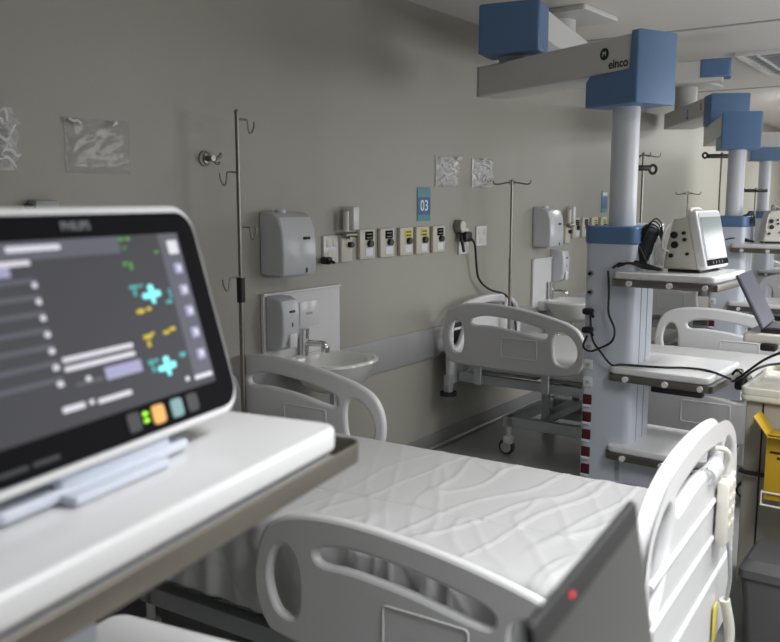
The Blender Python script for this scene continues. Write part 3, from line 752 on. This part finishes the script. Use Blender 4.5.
# clear plastic sleeves
def sleeve(label, x0, x1, z0, z1, amp, m, seed):
    bm = bmesh.new(); n_ = 30; g = []
    for i in range(n_ + 1):
        r_ = []
        for j in range(n_ + 1):
            u, v = i / n_, j / n_
            d = .006 + amp * (abs(noise.noise(Vector((u * 4, v * 4, seed)))) + .5 * abs(noise.noise(Vector((u * 9 + 3, v * 9, seed)))))
            d *= min(1, 6 * min(u, 1 - u, v, 1 - v) + .25)
            r_.append(bm.verts.new(((u - .5) * (x1 - x0) + .006 * noise.noise(Vector((v * 4, seed, 1))), -d, v * (z1 - z0) + .008 * noise.noise(Vector((u * 4, seed, 2))))))
        g.append(r_)
    for i in range(n_):
        for j in range(n_): bm.faces.new((g[i][j], g[i + 1][j], g[i + 1][j + 1], g[i][j + 1]))
    me = bpy.data.meshes.new('plastic_sleeve'); bm.to_mesh(me); bm.free(); me.materials.append(M[m])
    for p in me.polygons: p.use_smooth = True
    t = empty('plastic_sleeve', label, 'plastic sleeve', ((x0 + x1) / 2, WY, z0), 0, 'clear plastic sleeves taped to the wall')
    o = bpy.data.objects.new('film', me); COL.objects.link(o); o.parent = t
    o.modifiers.new('t', 'SOLIDIFY').thickness = .0015
    h = (x1 - x0) / 2; H = z1 - z0
    MB().tube([(-h, -.008, 0), (-h, -.010, H)], .003, 6, False, False).build('sealed_edge', m, t)
    rn = random.Random(seed)
    for k in range(11 if m == 'film' else 2):      # white tubes standing in for specular highlights on the film
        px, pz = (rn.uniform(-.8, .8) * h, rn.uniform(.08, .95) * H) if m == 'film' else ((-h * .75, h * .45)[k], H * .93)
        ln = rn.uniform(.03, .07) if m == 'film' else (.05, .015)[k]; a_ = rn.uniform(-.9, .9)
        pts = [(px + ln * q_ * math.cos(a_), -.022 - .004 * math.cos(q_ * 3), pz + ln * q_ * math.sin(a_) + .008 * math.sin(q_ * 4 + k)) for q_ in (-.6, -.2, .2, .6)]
        MB().tube(pts, .0055, 6).build('fold_highlight', 'film_glint', t)
    return t
sleeve('large clear plastic sleeve taped to the wall above the lit monitor', 2.005, 2.31, 1.755, 1.965, .006, 'filmt', 3)
sleeve('crumpled clear plastic sleeve above the blue sign', 4.69, 4.99, 1.735, 1.935, .035, 'film', 11)
sleeve('crumpled clear plastic sleeve left of the slim steel IV stand', 5.16, 5.46, 1.735, 1.935, .028, 'film', 17)
bag = crumple('bunched clear plastic bag hanging at the left edge of the photo', (1.69, WY - .045, 1.755), 0, .17, .22, .12, .07, 'film', seed=21)
rb = random.Random(3)
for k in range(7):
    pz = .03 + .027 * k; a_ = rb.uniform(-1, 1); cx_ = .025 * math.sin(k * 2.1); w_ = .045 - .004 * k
    MB().tube([(cx_ + w_ * q_, -.082 + .02 * q_ * q_, pz + .018 * q_ * a_ + .012 * math.cos(3 * q_ + k)) for q_ in (-1, -.5, 0, .5, 1)], .0065, 6).build('fold_highlight', 'film_glint', bag)  # pale tubes put in as painted shine on the bag
wb = empty('wall_box', 'small grey box on the wall just above the lit monitor', 'wall box', (1.885, WY, 1.60))
MB().box((0, -.03, 0), (.10, .06, .10), .01).build('box', 'greyp', wb)
MB().box((-.055, -.02, 0), (.012, .04, .07), .003).build('side_latch', 'black', wb)

# ------------------------------------------------------------------ IV stands
def iv_stand(label, loc, h, kind, rz=0, grip=True, socket=False):
    t = empty('iv_stand', label, 'IV stand', loc, rz, 'steel IV stands')
    b = MB()
    if socket:
        MB().box((0, 0, .52), (.05, .04, .10), .008).build('frame_socket', 'frame', t)
    for k in range(0 if socket else 5):
        a = 2 * math.pi * k / 5
        b.tube([(0, 0, .11), (.10 * math.cos(a), .10 * math.sin(a), .10), (.19 * math.cos(a), .19 * math.sin(a), .07)], .011, 8)
    if not socket: b.build('base', 'ivsteel', t)
    for k in range(0 if socket else 5):
        a = 2 * math.pi * k / 5; c = (.19 * math.cos(a), .19 * math.sin(a))
        MB().cyl((c[0] - .009, c[1], .026), (c[0] + .009, c[1], .026), .026, 16).cyl((c[0], c[1], .04), (c[0], c[1], .075), .007, 8).build('castor', 'rubber', t)
    MB().cyl((0, 0, .53 if socket else .10), (0, 0, min(1.25, h * .7)), .0125, 16).build('lower_tube', 'ivsteel', t)
    MB().cyl((0, 0, min(1.2, h * .68)), (0, 0, h), .0095, 16).sph((0, 0, h), .012).build('pole', 'ivsteel', t)
    if grip: MB().cyl((0, 0, h - .835), (0, 0, h - .725), .019, 18).build('grip', 'black', t)
    def hook(z, s, ax=0):
        ca, sa = math.cos(ax), math.sin(ax)
        pts = [(0, z), (.06 * s, z), (.068 * s, z - .015), (.075 * s, z - .05), (.09 * s, z - .055), (.105 * s, z - .03), (.108 * s, z - .005)]
        MB().tube([(x * ca, x * sa, zz) for x, zz in pts], .0045, 8, False, True, 4).build('hook', 'ivsteel', t)
    if kind == 'ladder':
        for z, s in ((h - .03, 1), (h - .26, -1), (h - .50, 1), (h - .72, -1)): hook(z, s)
    else:
        c = MB()
        for a in (0, math.pi / 2):
            ca, sa = math.cos(a), math.sin(a)
            c.tube([(-.13 * ca, -.13 * sa, h + .005), (-.11 * ca, -.11 * sa, h - .022), (0, 0, h - .008), (.11 * ca, .11 * sa, h - .022), (.13 * ca, .13 * sa, h + .005)], .005, 8)
        c.build('cross_hooks', 'ivsteel', t)
    if kind == 'clamp':
        MB().box((-.01, 0, h - .10), (.12, .04, .04), .012).build('black_clamp', 'black', t)
        MB().tube([(.075 + .026 * math.cos(u), 0, h - .11 + .03 * math.sin(u)) for u in [2 * math.pi * j / 10 for j in range(10)]], .010, 8, True).build('clamp_ring', 'black', t)
    if kind == 'tee':
        MB().box((0, 0, h - .02), (.26, .04, .035), .012).build('black_top_bar', 'black', t)
        MB().tube([(-.145 + .02 * math.cos(u), 0, h - .015 + .02 * math.sin(u)) for u in [2 * math.pi * j / 10 for j in range(10)]], .009, 8, True).build('bar_ring', 'black', t)
    return t
iv_stand('steel IV pole with staggered hooks and black grip beside the basin', (2.735, 2.715, 0), 2.03, 'ladder', socket=True)
iv_stand('slim steel IV stand with crossed top hooks at the head of the second bed', (5.36, 2.70, 0), 1.78, 'cross', 20, False, socket=True)
iv_stand('IV stand with black clamp right of the tower tube', (6.17, 2.06, 0), 1.98, 'clamp', -50, False)
iv_stand('IV stand with black top bar left of the second tower', (7.45, 1.83, 0), 2.03, 'tee', -50, False)
iv_stand('thin far IV stand seen just above the white boxy monitor', (9.20, 2.58, 0), 1.73, 'cross', 0, False)
iv_stand('IV stand with black top bar nearest the right edge of the photo', (9.90, 2.06, 0), 1.77, 'tee', -50, False)

# monitors and leads on the farther towers
m3 = copy_tree(m2); m3.location = (7.20, 1.36, 1.320); m3.rotation_euler = (0, 0, R(20)); m3['label'] = 'white boxy monitor at the right edge, on the second tower shelf'
cord_bundle('black leads and cuff on the second tower shelf', (7.06, 1.56, 1.320), -93)

# cords on the nearer tower
cord('tower_cord', 'black cord looping from the coiled leads down to the tower sockets', [(3.875, 1.44, 1.32), (3.868, 1.43, 1.22), (3.862, 1.425, 1.12), (3.85, 1.39, 1.05), (3.85, 1.40, .99), (3.855, 1.46, .95), (3.86, 1.51, .93), (3.86, 1.545, .95), (3.88, 1.535, 1.00)], .0055)
for k_, z_ in enumerate((1.12, 1.03)):
    q = empty('black_plug', ['black plug in the upper socket of the nearer tower', 'black plug in the socket below the other black plug on the tower'][k_], 'plug', (3.905, 1.53, z_), -93, 'black plugs on the tower')
    MB().box((0, -.03, 0), (.05, .05, .032), .012).cyl((.02, -.045, -.004), (.04, -.06, -.02), .008, 10).build('plug_body', 'black', q)
ad = empty('power_adapter', 'black adapter hanging at the corner of the middle tower shelf', 'adapter', (4.02, .84, .80))
MB().box((0, 0, .03), (.10, .06, .06), .012).build('adapter_body', 'black', ad)
MB().tube([(0, 0, .06), (.0, .03, .085), (.0, .05, .06)], .006).build('adapter_hook', 'black', ad)

# ------------------------------------------------------------------ cart with laptop table, sharps box and bin at the right edge
ct = empty('medical_cart', 'beige grey cart under the laptop at the right edge', 'cart', (3.73, .40, 0), 0)
MB().box((0, 0, .50), (.54, .62, .76), .012).build('cabinet', 'cart', ct)
MB().prism([rrect(-.29, -.33, .29, .33, .03)], .03, T((0, 0, .89)), .01).build('top_tray', 'cream', ct)
MB().prism([rrect(-.29, -.33, .29, .33, .03), rrect(-.275, -.315, .275, .315, .02)], .03, T((0, 0, .915)), .004).build('tray_rim', 'cream', ct)
for y in (.245, -.24): MB().box((-.271, y, .50), (.004, .006, .74)).build('panel_seam', 'ink', ct)
MB().tube([(-.285, .31, .60), (-.30, .25, .595), (-.30, -.25, .595), (-.285, -.31, .60)], .009).build('side_bar', 'black', ct)
for x in (-.22, .22):
    for y in (-.26, .26):
        c_ = MB().cyl((x, y, .08), (x, y, .13), .012, 12).box((x, y, .08), (.03, .035, .04), .006).build('castor', 'greyp', ct)
        MB().cyl((x, y - .013, .045), (x, y + .013, .045), .045, 22).build('wheel', 'rubber', c_)
lt = MB().cyl((0.0, .10, .90), (0, .10, 1.09), .022, 18).build('table_post', 'steel', ct)
MB().prism([rrect(-.16, -.26, .20, .36, .015)], .035, T((0, 0, 1.105)), .006).build('laptop_table', 'cream', ct)
MB().box((-.155, .26, 1.075), (.05, .06, .03), .008).build('table_latch', 'black', ct)
lp = empty('laptop', 'dark purple laptop open on the beige cart', 'laptop', (3.75, .57, 1.124), 0, 'open laptops')
lp.rotation_euler = (0, 0, R(3))
MB().box((0, -.02, .009), (.26, .32, .018), .006).build('laptop_base', 'black', lp)
MB().box((0, -.02, .0185), (.22, .28, .002)).build('keyboard', 'keyd', lp)
ll = T((0, .13, .018)) @ Matrix.Rotation(R(-27), 4, 'X')
MB().prism([rrect(-.16, 0, .16, .235, .01)], .012, ll @ XZ, .003).build('laptop_lid', 'lap_purple', lp)
MB().tube(local_pts(lp, [(3.885, 1.525, 1.10), (3.86, 1.50, .99), (3.85, 1.45, .93), (3.86, 1.40, .875), (3.90, 1.36, .874), (3.94, 1.20, .873), (3.98, 1.08, .876), (3.98, .98, .873), (3.90, .875, .865), (3.85, .84, .87), (3.80, .72, .98), (3.76, .62, 1.04)]), .0055).build('power_cord', 'black', lp)
MB().prism([rrect(-.15, .012, .15, .225, .004)], .002, ll @ T((0, -.0065, 0)) @ XZ).build('laptop_screen', 'lap_purple', lp)
cord('cart_cable', 'thin black cable drooping from the beige cart table', [(3.60, .48, 1.085), (3.57, .56, 1.03), (3.50, .66, 1.01), (3.48, .72, .965), (3.47, .73, .92)], .005)

sb = empty('sharps_box', 'yellow cardboard sharps box hung on the cart side', 'sharps box', (3.375, .50, .54), 0)
MB().box((0, 0, .12), (.13, .20, .24), .004).build('carton', 'yellow', sb)
for s, a in ((1, 38), (-1, -38)):
    MB().box((0, s * .125, .275), (.12, .004, .085), .001, rot=Matrix.Rotation(R(-a), 4, 'X')).build('flap', 'yellow', sb)
MB().box((-.09, 0, .255), (.05, .18, .004), .001, rot=Matrix.Rotation(R(22), 4, 'Y')).build('flap', 'yellow', sb)
for z_, w_ in ((.185, .17), (.165, .12)): MB().box((-.0657, 0, z_), (.001, w_, .009)).build('printed_line', 'ink', sb)
MB().prism([[(.05 * math.cos(a), .05 * math.sin(a)) for a in (R(90), R(210), R(330))], [(.03 * math.cos(a), .03 * math.sin(a)) for a in (R(90), R(210), R(330))]], .001, T((-.0658, 0, .07)) @ YZm).build('warning_triangle', 'ink', sb)
wr_ = MB()
wr_.tube([(-.07, -.105, .03), (-.07, .105, .03), (.062, .105, .03), (.062, -.105, .03)], .004, 6, True, False)
wr_.tube([(-.07, -.105, -.02), (-.07, .105, -.02), (.062, .105, -.02), (.062, -.105, -.02)], .004, 6, True, False)
for y in (-.105, -.035, .035, .105): wr_.tube([(-.07, y, .03), (-.07, y, -.02), (.062, y, -.02), (.062, y, .03)], .003, 6, False, False)
wr_.build('wire_holder', 'cream', sb)
bn = empty('waste_bin', 'grey lidded waste bin on the floor beside the cart', 'bin', (3.27, .46, 0), 0)
def tap(s0, s1, z0, z1, r=.03): 
    q = MB()
    rings = []
    for s, z in ((s0, z0), (s1, z1)):
        rings.append([q.bm.verts.new((x, y, z)) for x, y in rrect(-s[0] / 2, -s[1] / 2, s[0] / 2, s[1] / 2, r)])
    n_ = len(rings[0])
    for k in range(n_): q.bm.faces.new((rings[0][k], rings[0][(k + 1) % n_], rings[1][(k + 1) % n_], rings[1][k]))
    q.bm.faces.new(rings[0][::-1]); q.bm.faces.new(rings[1]); return q
tap((.24, .28), (.27, .34), .0, .30).build('bin_body', 'bin', bn)
tap((.285, .355), (.285, .355), .295, .325).build('bin_rim', 'bin', bn)
tap((.28, .35), (.24, .30), .325, .36).build('bin_lid', 'bin', bn)
MB().box((-.142, -.07, .27), (.01, .10, .03), .006).build('handle_slot', 'black', bn)

# ------------------------------------------------------------------ foreground laptop on its stand
fl = empty('laptop', 'dark foreground laptop seen edge-on at the bottom of the photo', 'laptop', (.79, .262, 1.064), 5, 'open laptops')
MB().box((0, -.115, .009), (.35, .235, .018), .006).build('laptop_base', 'black', fl)
MB().box((0, -.09, .0185), (.30, .12, .002)).build('keyboard', 'keyd', fl)
fm_ = T((0, .005, .012)) @ Matrix.Rotation(R(-9), 4, 'X')
lid = MB().prism([rrect(-.175, 0, .175, .225, .008)], .009, fm_ @ XZ, .003).build('laptop_lid', 'black', fl)
MB().prism([rrect(-.160, .016, .168, .199, .002)], .0015, fm_ @ T((0, -.005, 0)) @ XZ).build('laptop_screen', 'lap_scr', lid)
MB().sph(fm_ @ Vector((-.075, -.0055, .211)), .003, (1, .5, 1), 12).build('red_light', 'ledr', lid)
ls = empty('laptop_stand', 'stand under the foreground laptop', 'stand', (.79, .15, 0), 5)
MB().box((0, 0, 1.05), (.40, .30, .02), .006).build('stand_top', 'whiteg', ls)
MB().cyl((0, 0, .08), (0, 0, 1.04), .02, 16).build('stand_post', 'ivsteel', ls)
q = MB()
for k in range(4):
    a = math.pi / 4 + math.pi / 2 * k
    q.tube([(0, 0, .09), (.12 * math.cos(a), .12 * math.sin(a), .075), (.22 * math.cos(a), .22 * math.sin(a), .05)], .014, 8)
q.build('stand_base', 'ivsteel', ls)
for k in range(4):
    a = math.pi / 4 + math.pi / 2 * k
    MB().cyl((.22 * math.cos(a) - .01, .22 * math.sin(a), .025), (.22 * math.cos(a) + .01, .22 * math.sin(a), .025), .025, 14).build('castor', 'rubber', ls)
